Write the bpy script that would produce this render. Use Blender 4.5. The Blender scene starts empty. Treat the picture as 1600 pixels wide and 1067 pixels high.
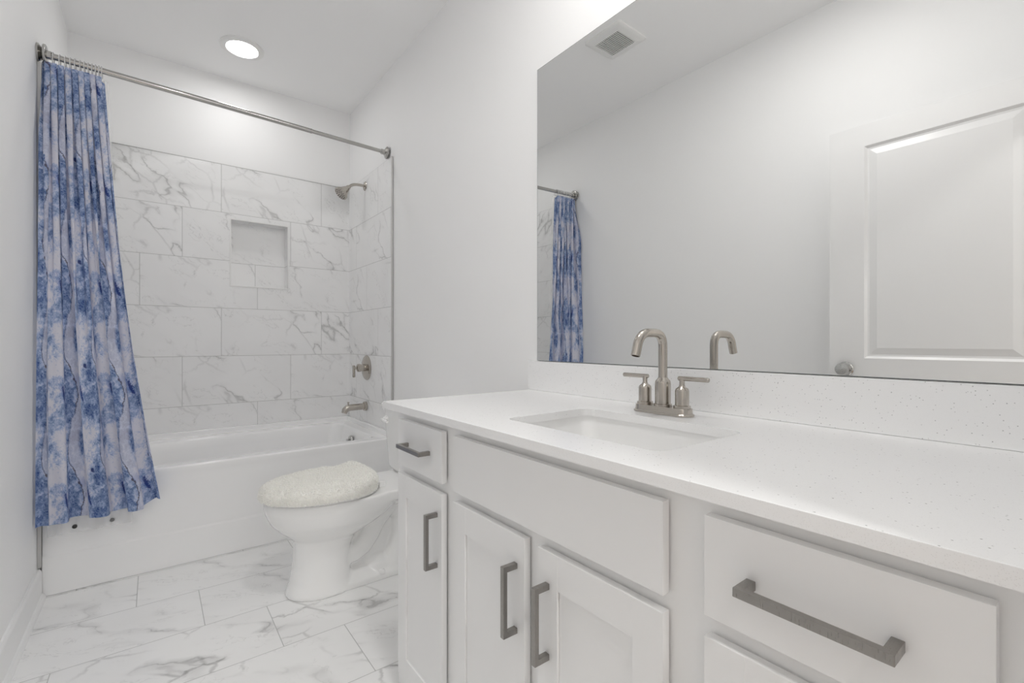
import bpy, bmesh, math, random
from mathutils import Vector, Matrix
random.seed(7)
PI = math.pi
scene = bpy.context.scene
COL = scene.collection

# ------------------------------------------------------------------ camera
cam_data = bpy.data.cameras.new('camera')
cam_data.sensor_width = 36.0
cam_data.lens = 729.0 / 1600.0 * 36.0
cam_data.clip_start = 0.02
cam = bpy.data.objects.new('camera', cam_data)
cam.location = (0.0, 0.0, 1.04)
cam.rotation_euler = (PI / 2, 0, math.radians(-37.5))
COL.objects.link(cam)
scene.camera = cam

# ------------------------------------------------------------------ world, exposure, lamp strengths
world = bpy.data.worlds.new('world')
scene.world = world
world.use_nodes = True
world.node_tree.nodes['Background'].inputs[0].default_value = (0.9, 0.95, 1.0, 1)
world.node_tree.nodes['Background'].inputs[1].default_value = 0.3
scene.view_settings.view_transform = 'Standard'
scene.view_settings.look = 'None'
scene.view_settings.gamma = 1.0
scene.view_settings.use_curve_mapping = False
scene.view_settings.exposure = 0.10
SHOWER_LAMP = 41.0      # radiance of the shower downlight lens
ADDED_VANITY_LAMP = 14.0      # radiance of the three shades on the assumed, unseen bar light
ROOM_FILL = 122.0        # radiance of an unseen downlight added as fill over the standing space
ADDED_HALL_LAMP = 72.0        # radiance of the assumed hall light, added out of view
scene.cycles.use_denoising = True
scene.cycles.max_bounces = 16
scene.cycles.diffuse_bounces = 14
scene.cycles.glossy_bounces = 6
scene.cycles.transmission_bounces = 8
scene.cycles.sample_clamp_indirect = 6.0
scene.cycles.caustics_reflective = False
scene.cycles.caustics_refractive = False

# ------------------------------------------------------------------ room numbers (metres)
XL, XR = -0.374, 1.159          # left and right wall faces
YB, YF = 3.49, 0.0             # back wall plaster face, front wall face
ZC = 2.73                      # ceiling
TILE_TOP = 2.168
YT = YB - 0.010                # face of the back tiles
TUB_Y = 2.665

# ================================================================== materials
def new_mat(name):
    m = bpy.data.materials.new(name)
    m.use_nodes = True
    nt = m.node_tree
    return m, nt, nt.nodes['Principled BSDF']

def simple(name, col, rough=0.5, metal=0.0, spec=0.5, coat=0.0, bump=None):
    m, nt, b = new_mat(name)
    b.inputs['Base Color'].default_value = (*col, 1)
    b.inputs['Roughness'].default_value = rough
    b.inputs['Metallic'].default_value = metal
    b.inputs['Specular IOR Level'].default_value = spec
    b.inputs['Coat Weight'].default_value = coat
    b.inputs['Coat Roughness'].default_value = 0.05
    if bump:
        sc, st = bump
        geo = nt.nodes.new('ShaderNodeNewGeometry')
        n = nt.nodes.new('ShaderNodeTexNoise')
        n.inputs['Scale'].default_value = sc
        n.inputs['Detail'].default_value = 3
        nt.links.new(geo.outputs['Position'], n.inputs['Vector'])
        bp = nt.nodes.new('ShaderNodeBump')
        bp.inputs['Strength'].default_value = st
        bp.inputs['Distance'].default_value = 0.002
        nt.links.new(n.outputs['Fac'], bp.inputs['Height'])
        nt.links.new(bp.outputs['Normal'], b.inputs['Normal'])
    return m

class NB:
    """small node building helper"""
    def __init__(s, nt): s.nt = nt
    def put(s, sock, v):
        if hasattr(v, 'is_output'): s.nt.links.new(v, sock)
        elif v is not None: sock.default_value = v
    def m(s, op, a, b=None, c=None, clamp=False):
        n = s.nt.nodes.new('ShaderNodeMath'); n.operation = op; n.use_clamp = clamp
        s.put(n.inputs[0], a)
        if b is not None: s.put(n.inputs[1], b)
        if c is not None: s.put(n.inputs[2], c)
        return n.outputs[0]
    def comb(s, x, y, z=0.0):
        n = s.nt.nodes.new('ShaderNodeCombineXYZ')
        s.put(n.inputs[0], x); s.put(n.inputs[1], y); s.put(n.inputs[2], z)
        return n.outputs[0]
    def noise(s, vec, scale, detail=2.0, rough=0.5, dist=0.0, dim='3D', w=None):
        n = s.nt.nodes.new('ShaderNodeTexNoise'); n.noise_dimensions = dim
        s.put(n.inputs['Vector'], vec)
        if w is not None: s.put(n.inputs['W'], w)
        n.inputs['Scale'].default_value = scale
        n.inputs['Detail'].default_value = detail
        n.inputs['Roughness'].default_value = rough
        n.inputs['Distortion'].default_value = dist
        return n.outputs['Fac']
    def smooth(s, v, lo, hi, a=0.0, b=1.0):
        n = s.nt.nodes.new('ShaderNodeMapRange'); n.interpolation_type = 'SMOOTHSTEP'
        s.put(n.inputs[0], v)
        n.inputs[1].default_value = lo; n.inputs[2].default_value = hi
        n.inputs[3].default_value = a; n.inputs[4].default_value = b
        return n.outputs[0]
    def mix(s, f, a, b):
        n = s.nt.nodes.new('ShaderNodeMix'); n.data_type = 'RGBA'
        s.put(n.inputs[0], f)
        s.put(n.inputs[6], a if hasattr(a, 'is_output') else (*a, 1))
        s.put(n.inputs[7], b if hasattr(b, 'is_output') else (*b, 1))
        return n.outputs[2]
    def ridge(s, v, w):          # 1 on the 0.5 level of a noise, falling to 0 at distance w
        d = s.m('ABSOLUTE', s.m('SUBTRACT', v, 0.5))
        return s.smooth(d, 0.0, w, 1.0, 0.0)

def marble_tiles(name, a_axis, b_axis, a0, b0, w=0.61, h=0.305, shift=0.2033, bsign=-1, ang=-38,
                 thin=1.0, broad=1.0, rough=0.30, seed=0.0, base=(0.87, 0.87, 0.87)):
    """large format marble print tiles, third-bond. a runs along the tile, rows count away from b0"""
    m, nt, bs = new_mat(name)
    N = NB(nt)
    geo = nt.nodes.new('ShaderNodeNewGeometry')
    sep = nt.nodes.new('ShaderNodeSeparateXYZ')
    nt.links.new(geo.outputs['Position'], sep.inputs[0])
    A, B = sep.outputs[a_axis], sep.outputs[b_axis]
    bb = N.m('DIVIDE', N.m('MULTIPLY', N.m('SUBTRACT', B, b0), float(bsign)), h)
    row = N.m('FLOOR', bb)
    fb = N.m('FRACT', bb)
    aa = N.m('DIVIDE', N.m('ADD', N.m('SUBTRACT', A, a0), N.m('MULTIPLY', row, shift)), w)
    col = N.m('FLOOR', aa)
    fa = N.m('FRACT', aa)
    # grout
    da = N.m('MULTIPLY', N.m('MINIMUM', fa, N.m('SUBTRACT', 1.0, fa)), w)
    db = N.m('MULTIPLY', N.m('MINIMUM', fb, N.m('SUBTRACT', 1.0, fb)), h)
    g = N.m('MINIMUM', da, db)
    grout = N.smooth(g, 0.0007, 0.0018, 1.0, 0.0)
    # which of a handful of prints
    wn = nt.nodes.new('ShaderNodeTexWhiteNoise'); wn.noise_dimensions = '2D'
    nt.links.new(N.comb(N.m('ADD', row, seed), N.m('ADD', col, 3.3)), wn.inputs['Vector'])
    pick = N.m('MULTIPLY', N.m('FLOOR', N.m('MULTIPLY', wn.outputs[0], 6.0)), 5.37)
    la = N.m('MULTIPLY', fa, w)
    lb = N.m('MULTIPLY', fb, -h * bsign * -1 if False else h)
    c, s_ = math.cos(math.radians(ang)), math.sin(math.radians(ang))
    # b grows downwards on the walls: veins run down to the right
    u = N.m('ADD', N.m('MULTIPLY', la, c), N.m('MULTIPLY', lb, -s_))     # along the vein
    v = N.m('ADD', N.m('MULTIPLY', la, s_), N.m('MULTIPLY', lb, c))      # across the vein
    p = N.comb(N.m('MULTIPLY', u, 0.42), v, pick)
    q = N.comb(N.m('MULTIPLY', u, 0.75), v, N.m('ADD', pick, 31.0))
    warp = N.noise(q, 9.0, 4, 0.6)
    pw = N.comb(N.m('MULTIPLY', u, 0.42), N.m('ADD', v, N.m('MULTIPLY', N.m('SUBTRACT', warp, 0.5), 0.10)), pick)
    n1 = N.noise(pw, 5.5, 2.5, 0.5)
    n2 = N.noise(pw, 11.0, 4.0, 0.6, 0.4)
    mask1 = N.smooth(N.noise(p, 6.0, 2, 0.5, 0.3), 0.47, 0.60)
    mask2 = N.smooth(N.noise(q, 7.0, 2, 0.5), 0.46, 0.62)
    v1 = N.m('MULTIPLY', N.ridge(n1, 0.011), mask1)
    v1s = N.m('MULTIPLY', N.ridge(n1, 0.05 * broad), mask1)
    v2 = N.m('MULTIPLY', N.ridge(n2, 0.010), mask2)
    vor = nt.nodes.new('ShaderNodeTexVoronoi'); vor.feature = 'DISTANCE_TO_EDGE'
    nt.links.new(N.comb(N.m('ADD', N.m('MULTIPLY', u, 0.7), N.m('MULTIPLY', warp, 0.09)),
                        N.m('ADD', v, N.m('MULTIPLY', warp, 0.07)), pick), vor.inputs['Vector'])
    vor.inputs['Scale'].default_value = 7.0
    mask3 = N.smooth(N.noise(p, 4.3, 1, 0.5), 0.52, 0.64)
    v3 = N.m('MULTIPLY', N.smooth(vor.outputs['Distance'], 0.0, 0.05, 1.0, 0.0), mask3)
    cloud = N.smooth(N.noise(q, 4.0, 3, 0.5), 0.35, 0.8)
    f = N.m('MULTIPLY', v1, 0.40 * thin)
    f = N.m('ADD', f, N.m('MULTIPLY', v1s, 0.20 * broad))
    f = N.m('ADD', f, N.m('MULTIPLY', v2, 0.22 * thin))
    f = N.m('ADD', f, N.m('MULTIPLY', v3, 0.30 * broad))
    f = N.m('ADD', f, N.m('MULTIPLY', cloud, 0.07), clamp=True)
    colr = N.mix(f, base, (0.30, 0.30, 0.295))
    colr = N.mix(grout, colr, (0.52, 0.52, 0.51))
    nt.links.new(colr, bs.inputs['Base Color'])
    nt.links.new(N.m('ADD', N.m('MULTIPLY', grout, 0.5), rough), bs.inputs['Roughness'])
    bp = nt.nodes.new('ShaderNodeBump')
    bp.inputs['Strength'].default_value = 0.6
    bp.inputs['Distance'].default_value = 0.001
    nt.links.new(N.m('SUBTRACT', 1.0, grout), bp.inputs['Height'])
    nt.links.new(bp.outputs['Normal'], bs.inputs['Normal'])
    return m

def quartz(name):
    m, nt, bs = new_mat(name)
    N = NB(nt)
    geo = nt.nodes.new('ShaderNodeNewGeometry')
    pos = geo.outputs['Position']
    def specks(scale, keep, r0, r1):
        vo = nt.nodes.new('ShaderNodeTexVoronoi')
        nt.links.new(pos, vo.inputs['Vector']); vo.inputs['Scale'].default_value = scale
        sp = nt.nodes.new('ShaderNodeSeparateColor')
        nt.links.new(vo.outputs['Color'], sp.inputs[0])
        has = N.m('GREATER_THAN', sp.outputs[0], keep)
        dot = N.smooth(vo.outputs['Distance'], r0, r1, 1.0, 0.0)
        return N.m('MULTIPLY', has, dot), sp.outputs[1]
    d1, t1 = specks(240, 0.93, 0.12, 0.34)
    d2, t2 = specks(620, 0.72, 0.15, 0.40)
    c = N.mix(N.m('MULTIPLY', d2, 0.18), (0.90, 0.90, 0.90), (0.45, 0.44, 0.42))
    c = N.mix(N.m('MULTIPLY', d1, N.m('ADD', N.m('MULTIPLY', t1, 0.6), 0.3)), c, (0.17, 0.165, 0.16))
    nt.links.new(c, bs.inputs['Base Color'])
    bs.inputs['Roughness'].default_value = 0.22
    return m

def brushed(name, col, rough, aniso_axis=2):
    m, nt, bs = new_mat(name)
    N = NB(nt)
    geo = nt.nodes.new('ShaderNodeNewGeometry')
    mp = nt.nodes.new('ShaderNodeMapping')
    mp.inputs['Scale'].default_value = (300, 300, 20) if aniso_axis == 2 else (300, 20, 300)
    nt.links.new(geo.outputs['Position'], mp.inputs[0])
    n = N.noise(mp.outputs[0], 3.0, 2)
    nt.links.new(N.m('ADD', N.m('MULTIPLY', n, 0.10), rough), bs.inputs['Roughness'])
    nt.links.new(N.mix(n, tuple(x * 0.92 for x in col), col), bs.inputs['Base Color'])
    bs.inputs['Metallic'].default_value = 1.0
    return m

def curtain_mat(name):
    m, nt, bs = new_mat(name)
    N = NB(nt)
    uv = nt.nodes.new('ShaderNodeUVMap'); uv.uv_map = 'UVMap'
    sep = nt.nodes.new('ShaderNodeSeparateXYZ'); nt.links.new(uv.outputs[0], sep.inputs[0])
    U, V = sep.outputs[0], sep.outputs[1]          # metres on the cloth
    PU, PV = 0.265, 0.43
    a = N.m('DIVIDE', U, PU); b = N.m('DIVIDE', V, PV)
    ta = N.m('MULTIPLY', a, 2 * PI); tb = N.m('MULTIPLY', b, 2 * PI)
    ca, sa = N.m('COSINE', ta), N.m('SINE', ta)
    cb, sb = N.m('COSINE', tb), N.m('SINE', tb)
    T = N.comb(N.m('MULTIPLY', ca, 0.8), N.m('MULTIPLY', sa, 0.8), N.m('MULTIPLY', cb, 1.25))
    W = N.m('MULTIPLY', sb, 1.25)
    def tn(scale, detail=3, rough=0.55, dist=0.0, off=0.0):
        return N.noise(T, scale, detail, rough, dist, '4D', N.m('ADD', W, off))
    # cell coordinates
    wob = N.m('SUBTRACT', tn(0.8, 2, 0.5, 0, 4.0), 0.5)
    fine = N.m('SUBTRACT', tn(7.0, 4, 0.7, 0, 9.0), 0.5)
    fb = N.m('FRACT', b)
    # blue washes
    wash = tn(0.55, 5, 0.62, 0.4, 0.0)
    streak = tn(1.3, 5, 0.68, 1.0, 2.0)
    band = N.m('COSINE', N.m('ADD', N.m('SUBTRACT', ta, 1.3), N.m('MULTIPLY', sb, 0.7)))
    ink = N.m('SUBTRACT', tn(3.0, 5, 0.72, 2.2, 6.0), 0.5)
    wf = N.m('ADD', N.m('ADD', wash, N.m('MULTIPLY', streak, 0.70)), N.m('MULTIPLY', band, 0.09))
    wf = N.m('ADD', wf, N.m('MULTIPLY', ink, 0.55))
    light = N.smooth(wf, 0.70, 0.88)
    mid = N.smooth(wf, 0.82, 1.02)
    dark = N.smooth(N.m('ADD', wf, N.m('MULTIPLY', fine, 0.9)), 0.97, 1.17)
    c = N.mix(light, (0.76, 0.755, 0.83), (0.42, 0.51, 0.72))
    c = N.mix(mid, c, (0.155, 0.235, 0.44))
    c = N.mix(dark, c, (0.03, 0.07, 0.25))
    # dark feathers, one or two to a repeat
    def feather(ua, vb, sx, sy, lean):
        da = N.m('SUBTRACT', N.m('FRACT', N.m('ADD', N.m('SUBTRACT', a, ua), 0.5)), 0.5)
        db = N.m('SUBTRACT', N.m('FRACT', N.m('ADD', N.m('SUBTRACT', b, vb), 0.5)), 0.5)
        da = N.m('ADD', N.m('ADD', da, N.m('MULTIPLY', db, lean)), N.m('MULTIPLY', fine, 0.10))
        r = N.m('SQRT', N.m('ADD', N.m('POWER', N.m('DIVIDE', da, sx), 2.0), N.m('POWER', N.m('DIVIDE', db, sy), 2.0)))
        r = N.m('ADD', r, N.m('MULTIPLY', N.m('ADD', fine, N.m('MULTIPLY', ink, 0.6)), 3.0))
        return N.smooth(r, 0.55, 1.0, 1.0, 0.0)
    c = N.mix(N.m('MULTIPLY', feather(0.78, 0.22, 0.075, 0.13, 0.5), 0.55), c, (0.09, 0.19, 0.50))
    c = N.mix(N.m('MULTIPLY', feather(0.80, 0.20, 0.035, 0.10, 0.5), 0.9), c, (0.012, 0.035, 0.20))
    c = N.mix(N.m('MULTIPLY', feather(0.36, 0.33, 0.09, 0.05, 0.2), 0.8), c, (0.10, 0.20, 0.52))
    c = N.mix(N.m('MULTIPLY', feather(0.43, 0.21, 0.035, 0.035, 0.0), 0.8), c, (0.03, 0.08, 0.33))
    c = N.mix(N.m('MULTIPLY', feather(0.93, 0.47, 0.035, 0.028, 0.0), 0.9), c, (0.01, 0.03, 0.17))
    # the brown crack running down every repeat
    path = N.m('ADD', N.m('ADD', 0.22, N.m('MULTIPLY', sb, 0.10)), N.m('MULTIPLY', cb, 0.05))
    path = N.m('ADD', path, N.m('MULTIPLY', wob, 0.22))
    path = N.m('ADD', path, N.m('MULTIPLY', fine, 0.075))
    da = N.m('SUBTRACT', N.m('FRACT', N.m('ADD', N.m('SUBTRACT', a, path), 0.5)), 0.5)
    crack = N.smooth(N.m('ABSOLUTE', da), 0.003, 0.013, 1.0, 0.0)
    gap = N.smooth(fb, 0.62, 0.66, 1.0, 0.35)
    white_side = N.m('MULTIPLY', N.smooth(da, 0.0, 0.03), N.smooth(da, 0.17, 0.26, 1.0, 0.0))
    c = N.mix(N.m('MULTIPLY', white_side, 0.55), c, (0.82, 0.80, 0.87))
    c = N.mix(N.m('MULTIPLY', N.m('MULTIPLY', crack, gap), 0.85), c, (0.10, 0.075, 0.10))
    nt.links.new(c, bs.inputs['Base Color'])
    bs.inputs['Roughness'].default_value = 0.62
    bs.inputs['Specular IOR Level'].default_value = 0.25
    bs.inputs['Sheen Weight'].default_value = 0.1
    # thin polyester lets a little light through
    tr = nt.nodes.new('ShaderNodeBsdfTranslucent')
    nt.links.new(c, tr.inputs['Color'])
    mx = nt.nodes.new('ShaderNodeMixShader'); mx.inputs[0].default_value = 0.22
    nt.links.new(bs.outputs[0], mx.inputs[1]); nt.links.new(tr.outputs[0], mx.inputs[2])
    nt.links.new(mx.outputs[0], nt.nodes['Material Output'].inputs['Surface'])
    return m

def emit(name, col, strength):
    m = bpy.data.materials.new(name); m.use_nodes = True
    nt = m.node_tree; nt.nodes.remove(nt.nodes['Principled BSDF'])
    e = nt.nodes.new('ShaderNodeEmission')
    e.inputs[0].default_value = (*col, 1); e.inputs[1].default_value = strength
    nt.links.new(e.outputs[0], nt.nodes['Material Output'].inputs['Surface'])
    return m

def clear_sheet(name, col, alpha, rough=0.3):
    m, nt, bs = new_mat(name)
    bs.inputs['Base Color'].default_value = (*col, 1)
    bs.inputs['Roughness'].default_value = rough
    bs.inputs['Alpha'].default_value = alpha
    return m

M = {}
M['paint'] = simple('wall_paint', (0.89, 0.89, 0.89), 0.55, bump=(180, 0.08))
M['ceiling'] = simple('ceiling_paint', (0.92, 0.92, 0.92), 0.8, bump=(140, 0.15))
M['trim'] = simple('trim_paint', (0.84, 0.84, 0.84), 0.3)
M['cab'] = simple('cabinet_paint', (0.85, 0.85, 0.848), 0.32)
M['dark'] = simple('cabinet_inside', (0.35, 0.34, 0.33), 0.7)
M['tub'] = simple('tub_enamel', (0.91, 0.91, 0.91), 0.12, coat=0.4)
M['china'] = simple('white_china', (0.90, 0.90, 0.895), 0.08, coat=0.5)
M['shag'] = simple('shag_fibre', (0.93, 0.925, 0.895), 0.95, spec=0.1)
M['nickel'] = brushed('brushed_nickel', (0.52, 0.485, 0.44), 0.14)
M['pull'] = brushed('pull_nickel', (0.36, 0.345, 0.325), 0.24)
M['chrome'] = simple('chrome', (0.55, 0.55, 0.54), 0.08, 1.0)
M['steel'] = simple('rod_steel', (0.50, 0.49, 0.47), 0.15, 1.0)
M['rubber_shade'] = simple('dark_rubber_and_shade', (0.03, 0.03, 0.03), 0.5)  # real rubber parts, and the painted shade inside the vent
M['greymag'] = simple('grey_magnet', (0.22, 0.22, 0.22), 0.4)
M['edge'] = simple('tile_edge_metal', (0.55, 0.55, 0.54), 0.35, 0.6)
M['mirror'] = simple('mirror_silver', (0.86, 0.865, 0.86), 0.0, 1.0)
M['mirror_edge'] = simple('mirror_edge', (0.22, 0.25, 0.24), 0.2, 0.3)
M['quartz'] = quartz('speckled_quartz')
M['curtain'] = curtain_mat('printed_polyester')
M['liner'] = clear_sheet('clear_vinyl', (0.86, 0.86, 0.86), 0.32, 0.25)
M['ring'] = clear_sheet('clear_plastic', (0.85, 0.85, 0.85), 0.55, 0.15)
M['plastic'] = simple('white_plastic', (0.82, 0.82, 0.81), 0.35)
M['wood'] = simple('hall_floor_board', (0.36, 0.28, 0.21), 0.45)
M['tile_back'] = marble_tiles('marble_back', 0, 2, 0.34, TILE_TOP, seed=2.0, broad=0.75)
M['tile_right'] = marble_tiles('marble_right', 1, 2, 2.92, TILE_TOP, seed=11.0, ang=38, broad=0.75)
M['tile_left'] = marble_tiles('marble_left', 1, 2, 2.92, TILE_TOP, seed=19.0)
M['tile_floor'] = marble_tiles('marble_floor', 0, 1, -0.055, 2.651, seed=29.0, shift=-0.2033, thin=0.9, broad=1.5,
                               rough=0.30, ang=-25, base=(0.88, 0.88, 0.875))
M['lens'] = emit('downlight_lens', (1.0, 0.99, 0.975), SHOWER_LAMP)
M['fill_lens'] = emit('added_fill_lens', (1.0, 0.985, 0.965), ROOM_FILL)
M['shade'] = emit('added_lit_shade', (1.0, 0.985, 0.965), ADDED_VANITY_LAMP)
M['added_hall_lens'] = emit('added_hall_lens', (1.0, 0.99, 0.975), ADDED_HALL_LAMP)

# ================================================================== mesh helpers
ROOT = {}

def smooth_mesh(me, angle=38):
    bm = bmesh.new(); bm.from_mesh(me)
    th = math.radians(angle)
    for f in bm.faces: f.smooth = True
    for e in bm.edges:
        e.smooth = not (len(e.link_faces) == 2 and e.calc_face_angle(0) > th)
    bm.to_mesh(me); bm.free()

def obj(name, bm, mat, parent=None, angle=38, recalc=True):
    """link a bmesh in world coordinates as ONE object"""
    if recalc: bmesh.ops.recalc_face_normals(bm, faces=bm.faces)
    if parent is not None:
        off = ROOT[parent.name_full]
    else:
        xs = [v.co.x for v in bm.verts]; ys = [v.co.y for v in bm.verts]; zs = [v.co.z for v in bm.verts]
        off = Vector(((min(xs) + max(xs)) / 2, (min(ys) + max(ys)) / 2, min(zs)))
    bmesh.ops.translate(bm, verts=bm.verts, vec=-off)
    me = bpy.data.meshes.new(name); bm.to_mesh(me); bm.free()
    smooth_mesh(me, angle)
    mats = mat if isinstance(mat, (list, tuple)) else [mat]
    for mm in mats: me.materials.append(mm)
    o = bpy.data.objects.new(name, me); COL.objects.link(o)
    if len(me.polygons) < 8000:
        wn = o.modifiers.new('weighted_normals', 'WEIGHTED_NORMAL'); wn.keep_sharp = True; wn.weight = 90
    if parent is not None: o.parent = parent
    else: o.location = off
    ROOT[o.name_full] = off
    return o

def thing(name, label, cat, loc, group=None):
    o = bpy.data.objects.new(name, None); COL.objects.link(o)
    o.empty_display_size = 0.05
    o.location = loc; ROOT[o.name_full] = Vector(loc)
    o['label'] = label; o['category'] = cat
    if group: o['group'] = group
    return o

def tag(o, label, cat, group=None):
    o['label'] = label; o['category'] = cat
    if group: o['group'] = group
    return o

def struct(name, bm, mat, parent=None, **k):
    o = obj(name, bm, mat, parent, **k)
    if parent is None: o['kind'] = 'structure'
    return o

def B(): return bmesh.new()

def box(bm, x0, x1, y0, y1, z0, z1, bev=0.0, seg=2, mi=0):
    t = bmesh.new()
    r = bmesh.ops.create_cube(t, size=1.0)
    for v in t.verts:
        v.co = Vector(((x0 + x1) / 2 + v.co.x * (x1 - x0), (y0 + y1) / 2 + v.co.y * (y1 - y0), (z0 + z1) / 2 + v.co.z * (z1 - z0)))
    if bev > 0:
        bmesh.ops.bevel(t, geom=list(t.edges), offset=bev, segments=seg, profile=0.5, affect='EDGES')
    for f in t.faces: f.material_index = mi
    merge(bm, t)
    return bm

def merge(bm, t):
    me = bpy.data.meshes.new('tmp'); t.to_mesh(me); t.free()
    bm.from_mesh(me); bpy.data.meshes.remove(me)

def frame_for(d):
    d = Vector(d).normalized()
    up = Vector((0, 0, 1)) if abs(d.z) < 0.9 else Vector((0, 1, 0))
    a = d.cross(up).normalized(); b = a.cross(d).normalized()
    return a, b

def tube(bm, pts, rad, n=20, caps=True, sq=False):
    """sweep a circle along points; rad is a number or one per point"""
    pts = [Vector(p) for p in pts]
    rads = rad if isinstance(rad, (list, tuple)) else [rad] * len(pts)
    rings = []
    a = b = None
    for i, p in enumerate(pts):
        if i == 0: d = pts[1] - pts[0]
        elif i == len(pts) - 1: d = pts[-1] - pts[-2]
        else: d = (pts[i] - pts[i - 1]).normalized() + (pts[i + 1] - pts[i]).normalized()
        d.normalize()
        if a is None: a, b = frame_for(d)
        else:
            a = (a - d * a.dot(d)).normalized(); b = a.cross(d).normalized()
        ring = [bm.verts.new(p + (a * math.cos(2 * PI * k / n) + b * math.sin(2 * PI * k / n)) * rads[i]) for k in range(n)]
        rings.append(ring)
    for r0, r1 in zip(rings, rings[1:]):
        for k in range(n):
            bm.faces.new((r0[k], r0[(k + 1) % n], r1[(k + 1) % n], r1[k]))
    if caps:
        bm.faces.new(rings[0]); bm.faces.new(rings[-1])
    return rings

def lathe(bm, prof, origin, axis=(0, 0, 1), n=40, caps=True):
    """prof: list of (radius, height along axis)"""
    o = Vector(origin); d = Vector(axis).normalized(); a, b = frame_for(d)
    rings = []
    for r, h in prof:
        rings.append([bm.verts.new(o + d * h + (a * math.cos(2 * PI * k / n) + b * math.sin(2 * PI * k / n)) * max(r, 1e-5)) for k in range(n)])
    for r0, r1 in zip(rings, rings[1:]):
        for k in range(n):
            bm.faces.new((r0[k], r0[(k + 1) % n], r1[(k + 1) % n], r1[k]))
    if caps:
        bm.faces.new(rings[0]); bm.faces.new(rings[-1])

def rrect(x0, x1, y0, y1, r, z, n=8):
    """rounded rectangle loop, 4*(n+1) points"""
    pts = []
    for (cx, cy, a0) in ((x1 - r, y1 - r, 0), (x0 + r, y1 - r, PI / 2), (x0 + r, y0 + r, PI), (x1 - r, y0 + r, 1.5 * PI)):
        for k in range(n + 1):
            a = a0 + PI / 2 * k / n
            pts.append(Vector((cx + r * math.cos(a), cy + r * math.sin(a), z)))
    return pts

def loft(bm, loops, close_first=False, close_last=False, mi=0):
    vs = [[bm.verts.new(p) for p in L] for L in loops]
    n = len(vs[0]); fs = []
    for r0, r1 in zip(vs, vs[1:]):
        for k in range(n):
            fs.append(bm.faces.new((r0[k], r0[(k + 1) % n], r1[(k + 1) % n], r1[k])))
    if close_first: fs.append(bm.faces.new(vs[0]))
    if close_last: fs.append(bm.faces.new(vs[-1]))
    for f in fs: f.material_index = mi
    return vs

def arc(p0, p1, p2, n=8):
    """quadratic bend"""
    p0, p1, p2 = Vector(p0), Vector(p1), Vector(p2)
    return [(p0 * (1 - t) ** 2 + p1 * 2 * t * (1 - t) + p2 * t * t) for t in [i / n for i in range(n + 1)]]

def fuse(bm, voxel, smooth_it=6):
    """voxel-remesh a pile of overlapping solids into one skin"""
    me = bpy.data.meshes.new('tmp'); bmesh.ops.recalc_face_normals(bm, faces=bm.faces)
    bm.to_mesh(me); bm.free()
    o = bpy.data.objects.new('tmp', me); COL.objects.link(o)
    r = o.modifiers.new('r', 'REMESH'); r.mode = 'VOXEL'; r.voxel_size = voxel
    s = o.modifiers.new('s', 'SMOOTH'); s.factor = 0.5; s.iterations = smooth_it
    dg = bpy.context.evaluated_depsgraph_get()
    m2 = bpy.data.meshes.new_from_object(o.evaluated_get(dg))
    out = bmesh.new(); out.from_mesh(m2)
    bpy.data.objects.remove(o); bpy.data.meshes.remove(me); bpy.data.meshes.remove(m2)
    return out

# ================================================================== setting
WT = 0.13
struct('floor', box(B(), XL - WT, XR + WT, YF - 0.12, YB + WT, -0.05, 0.0), M['tile_floor'])
struct('ceiling', box(B(), XL - WT, XR + WT, YF - 0.12, YB + WT, ZC, ZC + 0.05), M['ceiling'])
wl = struct('wall_left', box(B(), XL - WT, XL, YF - 0.12, YB + WT, 0, ZC), M['paint'])
wr = struct('wall_right', box(B(), XR, XR + WT, YF - 0.12, YB + WT, 0, ZC), M['paint'])
NX0, NX1, NZ0, NZ1, ND = 0.394, 0.727, 1.404, 1.824, 0.085
bm = B()
box(bm, XL, NX0 - 0.012, YB, YB + WT, 0, ZC); box(bm, NX1 + 0.012, XR, YB, YB + WT, 0, ZC)
box(bm, NX0 - 0.012, NX1 + 0.012, YB, YB + WT, 0, NZ0 - 0.012); box(bm, NX0 - 0.012, NX1 + 0.012, YB, YB + WT, NZ1 + 0.012, ZC)
wb = struct('wall_back', bm, M['paint'])
# front wall with the doorway the picture is taken from
DX0, DX1, DZ = -0.215, 0.53, 2.05
bm = B()
box(bm, XL, DX0, YF - 0.12, YF, 0, ZC); box(bm, DX1, XR, YF - 0.12, YF, 0, ZC); box(bm, DX0, DX1, YF - 0.12, YF, DZ, ZC)
struct('wall_front', bm, M['paint'])
bm = B()
box(bm, DX0 - 0.065, DX0, YF, YF + 0.014, 0, DZ + 0.065, 0.003); box(bm, DX0, DX1, YF, YF + 0.014, DZ, DZ + 0.065, 0.003)
box(bm, DX1, DX1 + 0.02, YF, YF + 0.014, 0, DZ + 0.065, 0.003)
struct('trim_1', bm, M['trim'])

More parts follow.
